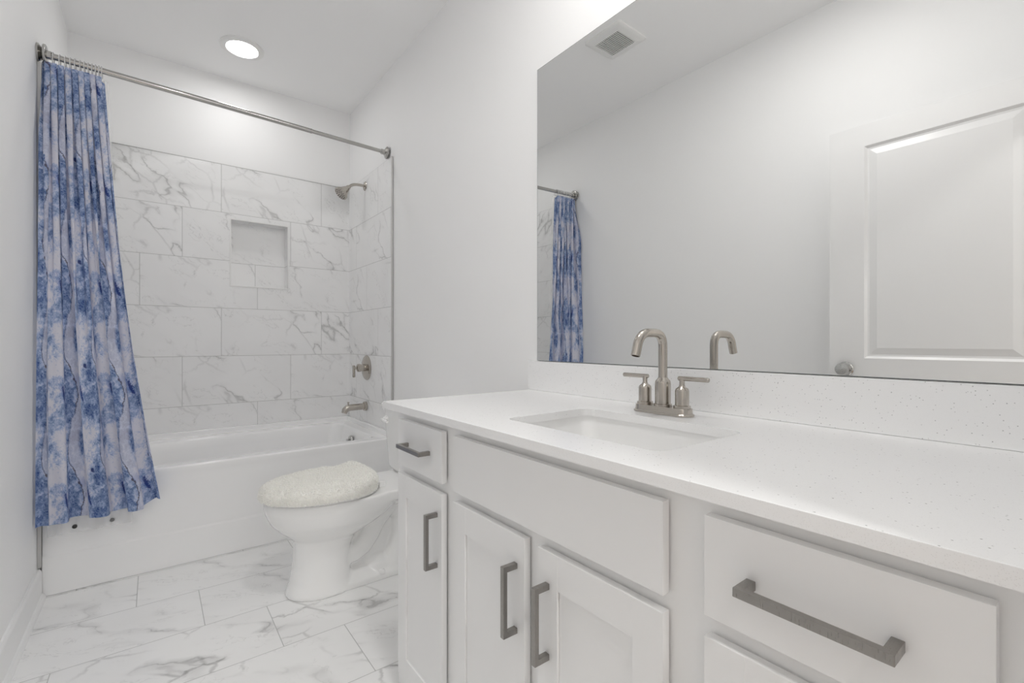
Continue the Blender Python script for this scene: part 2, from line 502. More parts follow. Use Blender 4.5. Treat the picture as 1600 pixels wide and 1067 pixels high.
# tile surround
bm = B()
xs = [XL, NX0, NX1, XR]; zs = [0.40, NZ0, NZ1, TILE_TOP]
for i in range(3):
    for k in range(3):
        if i == 1 and k == 1: continue
        bm.faces.new([bm.verts.new(p) for p in ((xs[i], YT, zs[k]), (xs[i + 1], YT, zs[k]), (xs[i + 1], YT, zs[k + 1]), (xs[i], YT, zs[k + 1]))])
yn = YT + ND
def quad(bm, *p, mi=0):
    f = bm.faces.new([bm.verts.new(q) for q in p]); f.material_index = mi
quad(bm, (NX0, yn, NZ0), (NX1, yn, NZ0), (NX1, yn, NZ1), (NX0, yn, NZ1))
quad(bm, (NX0, YT, NZ0), (NX0, YT, NZ1), (NX0, yn, NZ1), (NX0, yn, NZ0))
quad(bm, (NX1, YT, NZ0), (NX1, yn, NZ0), (NX1, yn, NZ1), (NX1, YT, NZ1))
quad(bm, (NX0, YT, NZ0), (NX0, yn, NZ0), (NX1, yn, NZ0), (NX1, YT, NZ0))
quad(bm, (NX0, YT, NZ1), (NX1, YT, NZ1), (NX1, yn, NZ1), (NX0, yn, NZ1))
quad(bm, (XL, YT, TILE_TOP), (XR, YT, TILE_TOP), (XR, YB, TILE_TOP), (XL, YB, TILE_TOP))
bmesh.ops.remove_doubles(bm, verts=bm.verts, dist=1e-5)
struct('tile_surround', bm, M['tile_back'], wb, recalc=False)
bm = B(); e = 0.009
for (a, b, c, d) in ((NX0 - e, NX1 + e, NZ1, NZ1 + e), (NX0 - e, NX1 + e, NZ0 - e, NZ0), (NX0 - e, NX0, NZ0, NZ1), (NX1, NX1 + e, NZ0, NZ1)):
    box(bm, a, b, YT - 0.0035, YT + 0.004, c, d, 0.001)
struct('niche_edge', bm, M['plastic'], wb)
RY, LY = 2.705, 2.650           # front edges of the side tiles
struct('tile_surround', box(B(), XR - 0.010, XR, RY, YT, 0.44, TILE_TOP), M['tile_right'], wr)
struct('tile_surround', box(B(), XL, XL + 0.010, LY + 0.012, YT, 0.44, TILE_TOP), M['tile_left'], wl)
struct('tile_edge_strip', box(B(), XR - 0.0125, XR, RY - 0.009, RY, 0.12, TILE_TOP + 0.001, 0.002), M['edge'], wr)
struct('tile_edge_strip', box(B(), XL, XL + 0.0125, LY + 0.003, LY + 0.012, 0.125, TILE_TOP + 0.001, 0.002), M['edge'], wl)
struct('tile_edge_strip', box(B(), XL, XR, YT - 0.001, YB, TILE_TOP, TILE_TOP + 0.0025), M['edge'], wb)

# baseboards
def baseboard(name, x0, x1, y0, y1, face):
    """face: +1 board on the left wall looking right, -1 on the right wall"""
    bm = B()
    if face > 0: sec = [(x0, 0), (x0 + 0.027, 0), (x0 + 0.026, 0.010), (x0 + 0.021, 0.018), (x0 + 0.0145, 0.021), (x0 + 0.0145, 0.108), (x0 + 0.011, 0.116), (x0 + 0.007, 0.122), (x0, 0.122)]
    else: sec = [(x1 - (a - x0), z) for a, z in [(x0, 0), (x0 + 0.027, 0), (x0 + 0.026, 0.010), (x0 + 0.021, 0.018), (x0 + 0.0145, 0.021), (x0 + 0.0145, 0.108), (x0 + 0.007, 0.122), (x0, 0.122)]]
    r0 = [bm.verts.new((x, y0, z)) for x, z in sec]; r1 = [bm.verts.new((x, y1, z)) for x, z in sec]
    n = len(sec)
    for k in range(n): bm.faces.new((r0[k], r0[(k + 1) % n], r1[(k + 1) % n], r1[k]))
    bm.faces.new(r0); bm.faces.new(r1)
    return struct(name, bm, M['trim'], angle=25)
baseboard('baseboard_left', XL, XL + 0.03, YF, 2.655, 1)
baseboard('baseboard_right', XR - 0.03, XR, 1.345, 2.655, -1)

# hall behind the camera
HZ = ZC
struct('floor', box(B(), -1.0, 1.6, -1.9, YF - 0.12, -0.05, 0.0), M['wood'])
struct('ceiling', box(B(), -1.0, 1.6, -1.9, YF - 0.12, HZ, HZ + 0.05), M['ceiling'])
struct('wall_hall_left', box(B(), -1.1, -1.0, -1.9, YF - 0.12, 0, HZ), M['paint'])
struct('wall_hall_right', box(B(), 1.6, 1.7, -1.9, YF - 0.12, 0, HZ), M['paint'])
struct('wall_hall_back', box(B(), -1.1, 1.7, -2.0, -1.9, 0, HZ), M['paint'])
bm = B(); box(bm, -1.1, XL - WT, YF - 0.12, YF - 0.02, 0, HZ); box(bm, XR + WT, 1.7, YF - 0.12, YF - 0.02, 0, HZ)
struct('wall_hall_front', bm, M['paint'])

# open door, leaning along the left wall, seen in the mirror
def panel_door():
    x0, x1 = -0.250, -0.215
    y0, y1, z0, z1 = 0.045, 0.832, 0.012, 2.010
    bm = B()
    ys = [y0, 0.195, 0.697, y1]
    zs = [z0, 0.26, 0.80, 0.965, 1.913, z1]
    for (xx, sgn) in ((x1, -1), (x0, 1)):
        for i in range(3):
            for k in range(5):
                if i == 1 and k in (1, 3):
                    a0, a1, b0, b1 = ys[1], ys[2], zs[k], zs[k + 1]
                    def rect(ins, dep): return [(xx + sgn * dep, a0 + ins, b0 + ins), (xx + sgn * dep, a1 - ins, b0 + ins), (xx + sgn * dep, a1 - ins, b1 - ins), (xx + sgn * dep, a0 + ins, b1 - ins)]
                    loft(bm, [rect(0, 0), rect(0.010, 0.008), rect(0.018, 0.009), rect(0.046, 0.002)], close_last=True)
                else:
                    quad(bm, (xx, ys[i], zs[k]), (xx, ys[i + 1], zs[k]), (xx, ys[i + 1], zs[k + 1]), (xx, ys[i], zs[k + 1]))
    quad(bm, (x0, y0, z0), (x1, y0, z0), (x1, y0, z1), (x0, y0, z1)); quad(bm, (x0, y1, z0), (x1, y1, z0), (x1, y1, z1), (x0, y1, z1))
    quad(bm, (x0, y0, z0), (x1, y0, z0), (x1, y1, z0), (x0, y1, z0)); quad(bm, (x0, y0, z1), (x1, y0, z1), (x1, y1, z1), (x0, y1, z1))
    bmesh.ops.remove_doubles(bm, verts=bm.verts, dist=1e-5)
    return bm
door = struct('door_1', panel_door(), M['trim'], angle=8)
bm = B()
for sx, x in ((1, -0.215), (-1, -0.250)):
    lathe(bm, [(0.0325, 0.0), (0.0325, 0.005), (0.029, 0.009), (0.012, 0.012), (0.011, 0.026), (0.017, 0.031), (0.0265, 0.040), (0.0275, 0.050), (0.023, 0.060), (0.010, 0.064), (0.0, 0.0645)], (x, 0.768, 0.914), (sx, 0, 0))
struct('door_knob', bm, M['chrome'], door)
struct('latch_plate', box(B(), -0.245, -0.220, 0.8315, 0.8335, 0.885, 0.943, 0.0005), M['chrome'], door)
bm = B()
for z in (0.25, 1.02, 1.80):
    tube(bm, [(-0.213, 0.038, z - 0.045), (-0.213, 0.038, z + 0.045)], 0.006, 12)
struct('hinge', bm, M['chrome'], door)

# ================================================================== ceiling fixtures
def downlight(x, y, label, mat):
    t = thing('ceiling_light', label, 'light', (x, y, ZC - 0.012))
    bm = B()
    lathe(bm, [(0.078, 0.004), (0.082, 0.0005), (0.100, 0.001), (0.111, 0.006), (0.112, 0.0125)], (x, y, ZC - 0.0125), n=64, caps=False)
    obj('trim_ring', bm, M['plastic'], t)
    bm = B(); lathe(bm, [(0.079, 0.0), (0.0, 0.0)], (x, y, ZC - 0.008), n=64, caps=False)
    obj('lens', bm, mat, t)
downlight(0.403, 3.075, 'round white recessed light glowing in the ceiling above the bathtub', M['lens'])
downlight(0.42, 0.80, 'added unseen round fill light in the ceiling in front of the vanity', M['fill_lens'])  # invented fill fixture, out of view, lifts fronts, floor and apron

t = thing('exhaust_fan', 'square white slatted exhaust vent on the ceiling, seen in the mirror', 'vent', (0.250, 1.722, ZC - 0.02))
VX0, VX1, VY0, VY1 = 0.132, 0.372, 1.598, 1.850
bm = B()
gx0, gx1, gy0, gy1 = VX0 + 0.045, VX1 - 0.045, VY0 + 0.045, VY1 - 0.045
L = [rrect(VX0, VX1, VY0, VY1, 0.018, ZC), rrect(VX0, VX1, VY0, VY1, 0.018, ZC - 0.008), rrect(VX0 + 0.012, VX1 - 0.012, VY0 + 0.012, VY1 - 0.012, 0.012, ZC - 0.017),
     rrect(gx0, gx1, gy0, gy1, 0.004, ZC - 0.020), rrect(gx0, gx1, gy0, gy1, 0.004, ZC - 0.003)]
loft(bm, L, close_last=True)
obj('cover', bm, M['plastic'], t)
obj('shade_backing', box(B(), gx0, gx1, gy0, gy1, ZC - 0.0062, ZC - 0.0032), M['rubber_shade'], t)  # near-black sheet stands in for the shade between the slats
n = 15
for k in range(n):
    y = gy0 + (gy1 - gy0) * (k + 0.5) / n
    obj('slat', box(B(), gx0, gx1, y - 0.0021, y + 0.0021, ZC - 0.0195, ZC - 0.014, 0.0006, 1), M['plastic'], t)

t = thing('ceiling_light', 'assumed round flush light added in the unseen hall behind the doorway', 'light', (0.3, -1.0, ZC - 0.03))  # unseen lamp added to send light in through the doorway
bm = B(); lathe(bm, [(0.0, 0), (0.16, 0.0), (0.165, 0.01)], (0.3, -1.0, ZC - 0.03), n=48, caps=False); obj('lens', bm, M['added_hall_lens'], t)
bm = B(); lathe(bm, [(0.165, 0.008), (0.175, 0.008), (0.175, 0.03)], (0.3, -1.0, ZC - 0.03), n=48, caps=False); obj('trim_ring', bm, M['plastic'], t)

# assumed bar light over the mirror, added out of view for its light
t = thing('added_vanity_light', 'assumed unseen nickel bar light with three glass shades above the wall mirror', 'light', (XR, 0.68, 2.39))
bm = B(); box(bm, XR - 0.022, XR, 0.38, 0.98, 2.47, 2.56, 0.004); obj('back_plate', bm, M['nickel'], t)
for y in (0.46, 0.68, 0.90):
    bm = B(); tube(bm, [(XR - 0.02, y, 2.515)] + arc((XR - 0.05, y, 2.515), (XR - 0.09, y, 2.515), (XR - 0.09, y, 2.49), 6), 0.008, 12); obj('arm', bm, M['nickel'], t)
    bm = B(); lathe(bm, [(0.0, 0.0), (0.042, 0.0), (0.048, 0.01), (0.042, 0.10), (0.025, 0.115), (0.0, 0.116)], (XR - 0.09, y, 2.375), n=32, caps=False); obj('glass_shade', bm, M['shade'], t)

# ================================================================== vanity
VY_0, VY_1 = 0.008, 1.335
FX = 0.590                     # face frame plane
PX = 0.570                     # door and drawer fronts
CT = 0.857                     # counter top
van = thing('vanity_cabinet', 'long white bathroom vanity cabinet with shaker doors and nickel bar pulls', 'cabinet', ((FX + XR) / 2, (VY_0 + VY_1) / 2, 0))
rowt0, rowt1 = 0.683, 0.814    # top drawer row
rowd0, rowd1 = 0.068, 0.656    # doors
cols = [(1.032, 1.294), (0.704, 0.975), (0.393, 0.664), (0.064, 0.331)]
bm = B()
box(bm, FX, FX + 0.019, VY_0, 0.078, 0, 0.837); box(bm, FX, FX + 0.019, 0.318, 0.407, 0, 0.837)
box(bm, FX, FX + 0.019, 0.650, 0.718, 0, 0.671); box(bm, FX, FX + 0.019, 0.961, 1.046, 0, 0.837); box(bm, FX, FX + 0.019, 1.280, VY_1, 0, 0.837)
for a, b in ((0.078, 0.318), (0.407, 0.961), (1.046, 1.280)):
    box(bm, FX, FX + 0.019, a, b, 0.800, 0.837); box(bm, FX, FX + 0.019, a, b, 0.0, 0.082)
for a, b in ((0.078, 0.318), (0.407, 0.650), (0.718, 0.961), (1.046, 1.280)):
    box(bm, FX, FX + 0.019, a, b, 0.642, 0.697)
box(bm, FX, FX + 0.019, 0.650, 0.718, 0.671, 0.697)
box(bm, FX, FX + 0.019, 0.078, 0.318, 0.345, 0.375)
box(bm, FX + 0.019, XR - 0.002, VY_1 - 0.016, VY_1, 0, 0.837); box(bm, FX + 0.019, XR - 0.002, VY_0, VY_0 + 0.016, 0, 0.837)
box(bm, FX + 0.019, XR - 0.002, VY_0 + 0.016, VY_1 - 0.016, 0.085, 0.10)
box(bm, XR - 0.010, XR - 0.002, VY_0 + 0.016, VY_1 - 0.016, 0.10, 0.837)
obj('body', bm, M['cab'], van)

def pull(parent, y, z, vertical, cc=0.128):
    s = 0.0055; so = 0.034
    bm = B(); h = cc / 2
    x0 = PX - so
    if vertical:
        box(bm, x0, x0 + 0.0095, y - s, y + s, z - h - s, z + h + s, 0.0009)
        for q in (-h, h): box(bm, x0 + 0.009, PX + 0.0005, y - s, y + s, z + q - s, z + q + s, 0.0006)
    else:
        box(bm, x0, x0 + 0.0095, y - h - s, y + h + s, z - s, z + s, 0.0009)
        for q in (-h, h): box(bm, x0 + 0.009, PX + 0.0005, y + q - s, y + q + s, z - s, z + s, 0.0006)
    return obj('handle', bm, M['pull'], parent)

def slab(name, y0, y1, z0, z1):
    return obj(name, box(B(), PX, FX - 0.0045, y0, y1, z0, z1, 0.0010), M['cab'], van)

def shaker(name, y0, y1, z0, z1, st=0.053, rl=0.062):
    bm = B()
    box(bm, PX, FX - 0.0045, y0, y0 + st, z0, z1, 0.0006); box(bm, PX, FX - 0.0045, y1 - st, y1, z0, z1, 0.0006)
    for a, b in ((z0, z0 + rl), (z1 - rl, z1)):
        box(bm, PX + 0.0004, FX - 0.0045, y0 + st - 0.0004, y1 - st + 0.0004, a, b, 0.0003)
    box(bm, PX + 0.005, FX - 0.005, y0 + st - 0.002, y1 - st - 0.0014, z0 + rl - 0.004, z1 - rl + 0.004)
    return obj(name, bm, M['cab'], van)

d = slab('drawer', *cols[0], rowt0, rowt1); pull(d, 1.163, 0.7485, False)
slab('false_front', 0.393, 0.975, rowt0 - 0.003, rowt1)
d = slab('drawer', *cols[3], rowt0, rowt1); pull(d, 0.2005, 0.7475, False, 0.140)
d = shaker('door', *cols[0], rowd0, rowd1); pull(d, 1.0585, 0.536, True)
d = shaker('door', *cols[1], rowd0, rowd1); pull(d, 0.731, 0.532, True)
d = shaker('door', *cols[2], rowd0, rowd1); pull(d, 0.637, 0.530, True)
d = shaker('drawer', *cols[3], 0.372, rowd1, rl=0.055); pull(d, 0.1975, 0.515, False, 0.140)
d = shaker('drawer', *cols[3], rowd0, 0.350, rl=0.055); pull(d, 0.1975, 0.21, False, 0.140)

# countertop with an undermount sink cut-out
CX0, CY0, CY1 = 0.556, 0.004, 1.374
SX0, SX1, SY0, SY1, SR = 0.664, 0.948, 0.462, 0.892, 0.028
bm = B()
outer = [Vector(p) for p in ((CX0, CY0, CT), (XR - 0.001, CY0, CT), (XR - 0.001, CY1, CT), (CX0, CY1, CT))]
def ring_edges(pts):
    vs = [bm.verts.new(p) for p in pts]
    return [bm.edges.new((vs[i], vs[(i + 1) % len(vs)])) for i in range(len(vs))]
es = ring_edges(outer) + ring_edges(rrect(SX0, SX1, SY0, SY1, SR, CT))
bmesh.ops.triangle_fill(bm, edges=es, use_beauty=True)
bmesh.ops.recalc_face_normals(bm, faces=bm.faces)
ext = bmesh.ops.extrude_face_region(bm, geom=list(bm.faces))
bmesh.ops.translate(bm, verts=[g for g in ext['geom'] if isinstance(g, bmesh.types.BMVert)], vec=(0, 0, -0.0195))
bmesh.ops.recalc_face_normals(bm, faces=bm.faces)
sharp = [e for e in bm.edges if len(e.link_faces) == 2 and e.calc_face_angle(0) > 1.2 and abs(e.verts[0].co.z - CT) < 1e-4 and abs(e.verts[1].co.z - CT) < 1e-4]
bmesh.ops.bevel(bm, geom=sharp, offset=0.0014, segments=2, profile=0.5, affect='EDGES')
tag(obj('countertop', bm, M['quartz']), 'white speckled quartz countertop on top of the vanity cabinet', 'countertop')
bm = box(B(), XR - 0.021, XR - 0.001, CY0, CY1 + 0.012, CT + 0.0003, 0.966, 0.0012)
tag(obj('backsplash', bm, M['quartz']), 'speckled quartz backsplash strip standing behind the sink below the mirror', 'backsplash')

# sink
t = thing('sink', 'white rectangular undermount sink set in the quartz countertop', 'sink', ((SX0 + SX1) / 2, (SY0 + SY1) / 2, 0.70))
zt = CT - 0.0200
e = 0.007
L = [rrect(SX0 - 0.02, SX1 + 0.02, SY0 - 0.02, SY1 + 0.02, 0.04, zt), rrect(SX0 - e, SX1 + e, SY0 - e, SY1 + e, 0.032, zt),
     rrect(SX0 - e + 0.002, SX1 + e - 0.002, SY0 - e + 0.002, SY1 + e - 0.002, 0.032, zt - 0.006),
     rrect(SX0 + 0.010, SX1 - 0.008, SY0 + 0.012, SY1 - 0.020, 0.038, zt - 0.085), rrect(SX0 + 0.022, SX1 - 0.020, SY0 + 0.028, SY1 - 0.045, 0.045, zt - 0.118),
     rrect(SX0 + 0.045, SX1 - 0.045, SY0 + 0.06, SY1 - 0.085, 0.05, zt - 0.130), rrect(0.78, 0.83, 0.66, 0.70, 0.0249, zt - 0.134)]
bm = B(); loft(bm, L, close_last=True)
Lo = [rrect(SX0 - 0.02, SX1 + 0.02, SY0 - 0.02, SY1 + 0.02, 0.04, zt), rrect(SX0 - 0.02, SX1 + 0.02, SY0 - 0.02, SY1 + 0.02, 0.04, zt - 0.010),
      rrect(SX0 - 0.006, SX1 + 0.006, SY0 - 0.004, SY1 + 0.004, 0.04, zt - 0.09), rrect(SX0 + 0.04, SX1 - 0.04, SY0 + 0.05, SY1 - 0.05, 0.05, zt - 0.146)]
loft(bm, Lo, close_last=True)
bmesh.ops.remove_doubles(bm, verts=bm.verts, dist=1e-5)
obj('basin', bm, M['china'], t, angle=60)
bm = B(); lathe(bm, [(0.0, 0.0035), (0.014, 0.003), (0.016, 0.001), (0.021, 0.002), (0.022, -0.001)], (0.805, 0.68, zt - 0.134), caps=False); obj('drain', bm, M['nickel'], t)

# faucet
FXc, FYc = 1.030, 0.710
fau = thing('faucet', 'brushed nickel two handle faucet with curved spout behind the sink', 'faucet', (FXc, FYc, CT))
def stadium(hx, hy, z, n=10):
    r = hx; pts = []
    for k in range(n + 1):
        a = PI * k / n; pts.append(Vector((FXc + r * math.cos(a), FYc + (hy - r) + r * math.sin(a), z)))
    for k in range(n + 1):
        a = PI + PI * k / n; pts.append(Vector((FXc + r * math.cos(a), FYc - (hy - r) + r * math.sin(a), z)))
    return pts
bm = B()
loft(bm, [stadium(0.0285, 0.0830, CT + 0.0004), stadium(0.0290, 0.0835, CT + 0.0025), stadium(0.0285, 0.0830, CT + 0.0045), stadium(0.0255, 0.0795, CT + 0.007),
          stadium(0.0245, 0.0785, CT + 0.018), stadium(0.0235, 0.0775, CT + 0.0195)], True, True)
obj('base_plate', bm, M['nickel'], fau)
bm = B()
zb = CT + 0.0185
lathe(bm, [(0.0225, 0), (0.0225, 0.006), (0.0195, 0.0075), (0.0195, 0.058), (0.0185, 0.064), (0.013, 0.0705), (0.0118, 0.073)], (FXc, FYc, zb))
obj('body', bm, M['nickel'], fau)
bm = B()
zt2 = CT + 0.2045; R = 0.036; r = 0.0112; tipx = FXc - 0.108
pts = [Vector((FXc, FYc, zb + 0.068)), Vector((FXc, FYc, zt2 - R - 0.006))]
pts += arc((FXc, FYc, zt2 - R), (FXc, FYc, zt2), (FXc - R, FYc, zt2), 10)
pts += arc((tipx + 0.050, FYc, zt2), (tipx + 0.012, FYc, zt2), (tipx + 0.004, FYc, zt2 - 0.036), 12)
pts += [Vector((tipx - 0.003, FYc, zt2 - 0.056))]
tube(bm, pts, r, 28, caps=False)
tip, dr = pts[-1], (pts[-1] - pts[-2]).normalized()
lathe(bm, [(r, 0.0), (r * 0.82, 0.0005), (r * 0.80, -0.006), (0.0, -0.006)], tip, dr, 28, False)
obj('spout', bm, M['nickel'], fau)
for s in (1, -1):
    hy = FYc + s * 0.0545
    bm = B()
    lathe(bm, [(0.0205, 0), (0.0205, 0.007), (0.0165, 0.0085), (0.0165, 0.043), (0.0150, 0.048), (0.0085, 0.053), (0.0062, 0.058), (0.0062, 0.072)], (FXc, hy, zb))
    hd = obj('handle', bm, M['nickel'], fau)
    bm = B()
    zz = zb + 0.0735
    tube(bm, [(FXc, hy - s * 0.010, zz), (FXc, hy - s * 0.0085, zz), (FXc, hy + s * 0.0685, zz), (FXc, hy + s * 0.070, zz)], [0.0045, 0.0056, 0.0056, 0.0045], 20)
    obj('lever', bm, M['nickel'], hd)

# mirror
mi = thing('wall_mirror', 'large frameless wall mirror above the backsplash, reflecting the white door', 'mirror', (XR, 0.67, 0.967))
MZ1, MY0, MY1 = 2.069, 0.02, 1.345
bm = B(); box(bm, XR - 0.006, XR - 0.0008, MY0, MY1, 0.9675, MZ1, 0.0)
obj('glass_edge', bm, M['mirror_edge'], mi)
bm = B(); quad(bm, (XR - 0.0062, MY0 + 0.001, 0.9685), (XR - 0.0062, MY0 + 0.001, MZ1 - 0.0015), (XR - 0.0062, MY1 - 0.0015, MZ1 - 0.0015), (XR - 0.0062, MY1 - 0.0015, 0.9685))
obj('reflective_face', bm, M['mirror'], mi)

# ================================================================== bathtub
t = thing('bathtub', 'white alcove bathtub with a plain apron below the marble tiles', 'bathtub', ((XL + XR) / 2, (TUB_Y + YT) / 2, 0))
x0, x1, y0, y1 = XL + 0.0115, XR - 0.0115, TUB_Y, YT - 0.0015
rim = 0.462
bm = B()
def T(ix0, ix1, iy0, iy1, r, z): return rrect(x0 + ix0, x1 - ix1, y0 + iy0, y1 - iy1, r, z, 10)
L = [T(0, 0, 0, 0, 0.004, 0.001), T(0, 0, 0, 0, 0.004, 0.150), T(0, 0, 0.001, 0, 0.004, 0.158), T(0, 0, 0.005, 0, 0.004, 0.166), T(0, 0, 0.006, 0, 0.004, 0.40),
     T(0, 0, 0.003, 0, 0.005, 0.425), T(0, 0, 0.0, 0, 0.006, 0.436), T(0, 0, 0.0, 0, 0.008, rim - 0.010), T(0.002, 0.002, 0.004, 0.002, 0.010, rim - 0.002), T(0.010, 0.010, 0.012, 0.010, 0.010, rim),
     T(0.055, 0.078, 0.066, 0.085, 0.05, rim), T(0.066, 0.088, 0.078, 0.098, 0.06, rim - 0.003), T(0.075, 0.095, 0.086, 0.106, 0.065, rim - 0.014),
     T(0.11, 0.105, 0.098, 0.118, 0.08, rim - 0.06), T(0.21, 0.130, 0.115, 0.135, 0.10, 0.22), T(0.27, 0.160, 0.135, 0.155, 0.12, 0.13), T(0.33, 0.21, 0.18, 0.20, 0.12, 0.105), T(0.6, 0.5, 0.36, 0.38, 0.03, 0.10)]
loft(bm, L, close_last=True)
box(bm, x0, x1, y1 - 0.022, y1, rim - 0.01, 0.492, 0.004); box(bm, x1 - 0.022, x1, TUB_Y + 0.03, y1, rim - 0.01, 0.492, 0.004); box(bm, x0, x0 + 0.022, TUB_Y + 0.03, y1, rim - 0.01, 0.492, 0.004)
obj('tub_shell', bm, M['tub'], t, angle=50)
bm = B()
lathe(bm, [(0.036, 0.0), (0.036, 0.004), (0.032, 0.010), (0.012, 0.012), (0.0, 0.012)], (XR - 0.129, 3.09, 0.385), (-1, 0, 0.12), caps=False)
ov = obj('overflow_plate', bm, M['chrome'], t)
bm = B(); box(bm, XR - 0.158, XR - 0.140, 3.084, 3.096, 0.378, 0.400, 0.002); obj('trip_lever', bm, M['chrome'], ov)
bm = B(); lathe(bm, [(0.0, 0.004), (0.026, 0.003), (0.030, 0.0)], (XR - 0.30, 3.075, 0.104), caps=False); obj('drain', bm, M['chrome'], t)

# tub spout, valve and shower head, all on the right tiled wall
WX = XR - 0.010
t = thing('tub_spout', 'brushed nickel tub spout on the tiled wall above the tub rim', 'spout', (WX, 3.09, 0.60))
zz = 0.600
bm = B(); lathe(bm, [(0.031, 0.0), (0.031, 0.016), (0.028, 0.019), (0.022, 0.019)], (WX, 3.13, zz), (-1, 0, 0)); obj('collar', bm, M['nickel'], t)
bm = B()
tube(bm, [(WX - 0.012, 3.13, zz), (WX - 0.105, 3.13, zz - 0.001), (WX - 0.128, 3.13, zz - 0.004), (WX - 0.143, 3.13, zz - 0.016), (WX - 0.150, 3.13, zz - 0.036)], [0.022, 0.0215, 0.0225, 0.0215, 0.0175], 24)
obj('spout', bm, M['nickel'], t)
bm = B(); lathe(bm, [(0.0045, 0), (0.0045, 0.012), (0.007, 0.015), (0.007, 0.020), (0.0, 0.021)], (WX - 0.122, 3.13, zz + 0.016), n=16); obj('diverter_knob', bm, M['nickel'], t)

t = thing('shower_valve', 'round nickel shower valve plate with a lever handle on the tiles', 'faucet', (WX, 3.13, 0.82))
zv = 0.862
bm = B(); lathe(bm, [(0.084, 0.0), (0.084, 0.003), (0.078, 0.009), (0.045, 0.014), (0.0, 0.015)], (WX, 3.12, zv), (-1, 0, 0), 64, False); obj('escutcheon', bm, M['nickel'], t)
bm = B(); lathe(bm, [(0.024, 0.010), (0.024, 0.045), (0.027, 0.046), (0.027, 0.062), (0.020, 0.068), (0.008, 0.070), (0.008, 0.086)], (WX, 3.12, zv), (-1, 0, 0)); hd = obj('handle', bm, M['nickel'], t)
bm = B(); tube(bm, [(WX - 0.088, 3.12, zv + 0.018), (WX - 0.088, 3.12, zv + 0.016), (WX - 0.088, 3.12, zv - 0.060), (WX - 0.088, 3.12, zv - 0.062)], [0.006, 0.0085, 0.0085, 0.006], 20); obj('lever', bm, M['nickel'], hd)

t = thing('wall_shower', 'brushed nickel shower head on a bent arm high on the tiles', 'shower', (WX, 3.145, 2.08))
ya, za = 3.15, 2.104
bm = B(); lathe(bm, [(0.031, 0.0), (0.031, 0.002), (0.026, 0.007), (0.012, 0.011), (0.0, 0.012)], (WX, ya, za), (-1, 0, 0), caps=False); obj('flange', bm, M['nickel'], t)
bm = B(); tube(bm, [(WX, ya, za), (WX - 0.035, ya, za + 0.001)] + arc((WX - 0.05, ya, za), (WX - 0.092, ya, za - 0.002), (WX - 0.112, ya, za - 0.030), 8), 0.0095, 18); obj('arm', bm, M['nickel'], t)
hx, hz = WX - 0.112, za - 0.028
ax = Vector((-0.70, -0.06, -0.71)).normalized()
bm = B(); lathe(bm, [(0.0, -0.006), (0.012, -0.004), (0.0155, 0.004), (0.015, 0.012), (0.020, 0.020), (0.026, 0.034), (0.034, 0.052), (0.0455, 0.068), (0.0465, 0.080), (0.043, 0.084), (0.0, 0.0845)], (hx, ya, hz), ax, 40, False)
hd = obj('head', bm, M['nickel'], t)
bm = B(); a, b = frame_for(ax); c0 = Vector((hx, ya, hz)) + ax * 0.083
for rr, nn in ((0.012, 5), (0.023, 10), (0.035, 15)):
    for k in range(nn):
        q = 2 * PI * k / nn
        lathe(bm, [(0.0030, 0.0), (0.0024, 0.0035)], c0 + (a * math.cos(q) + b * math.sin(q)) * rr, ax, 8)
o = obj('spray_nozzles', bm, M['rubber_shade'], hd); o['label'] = 'dark spray nozzles'

# ================================================================== toilet
TY = 2.065                     # centre line
toi = thing('toilet', 'white two piece toilet between the vanity and the bathtub', 'toilet', (0.85, TY, 0))
def egg(lb, lf, hw, z, n=48, pw=2.0, back_sq=2.6):
    """egg loop: lb..lf distances from the right wall, pointed to the room"""
    c = lb + (lf - lb) * 0.42
    pts = []
    for k in range(n):
        a = 2 * PI * k / n
        ca, sa = math.cos(a), math.sin(a)
        if ca >= 0: e = 2 / pw; l = c + (lf - c) * abs(ca) ** e
        else: e = 2 / back_sq; l = c - (c - lb) * abs(ca) ** e
        w = hw * (abs(sa) ** (2 / (pw if ca >= 0 else back_sq))) * (1 if sa >= 0 else -1)
        pts.append(Vector((XR - l, TY + w, z)))
    return pts
bm = B()
loft(bm, [egg(0.475, 0.735, 0.116, 0.0), egg(0.472, 0.737, 0.117, 0.012), egg(0.482, 0.722, 0.108, 0.05), egg(0.485, 0.712, 0.101, 0.11), egg(0.480, 0.706, 0.100, 0.18), egg(0.460, 0.706, 0.106, 0.222), egg(0.42, 0.730, 0.128, 0.245),
          egg(0.37, 0.760, 0.152, 0.272), egg(0.32, 0.788, 0.172, 0.302), egg(0.28, 0.805, 0.182, 0.335), egg(0.27, 0.814, 0.186, 0.36), egg(0.27, 0.814, 0.186, 0.392), egg(0.275, 0.809, 0.182, 0.398)], True, True)
# deck carrying the tank
loft(bm, [rrect(XR - 0.42, XR - 0.035, TY - 0.10, TY + 0.10, 0.05, 0.315), rrect(XR - 0.44, XR - 0.028, TY - 0.135, TY + 0.135, 0.05, 0.345), rrect(XR - 0.46, XR - 0.025, TY - 0.165, TY + 0.165, 0.05, 0.36), rrect(XR - 0.46, XR - 0.025, TY - 0.165, TY + 0.165, 0.05, 0.398)], True, True)
# foot plate
loft(bm, [rrect(XR - 0.62, XR - 0.19, TY - 0.105, TY + 0.105, 0.06, 0.0), rrect(XR - 0.62, XR - 0.19, TY - 0.105, TY + 0.105, 0.06, 0.022), rrect(XR - 0.60, XR - 0.20, TY - 0.092, TY + 0.092, 0.06, 0.034), rrect(XR - 0.60, XR - 0.22, TY - 0.06, TY + 0.06, 0.05, 0.06)], True, True)
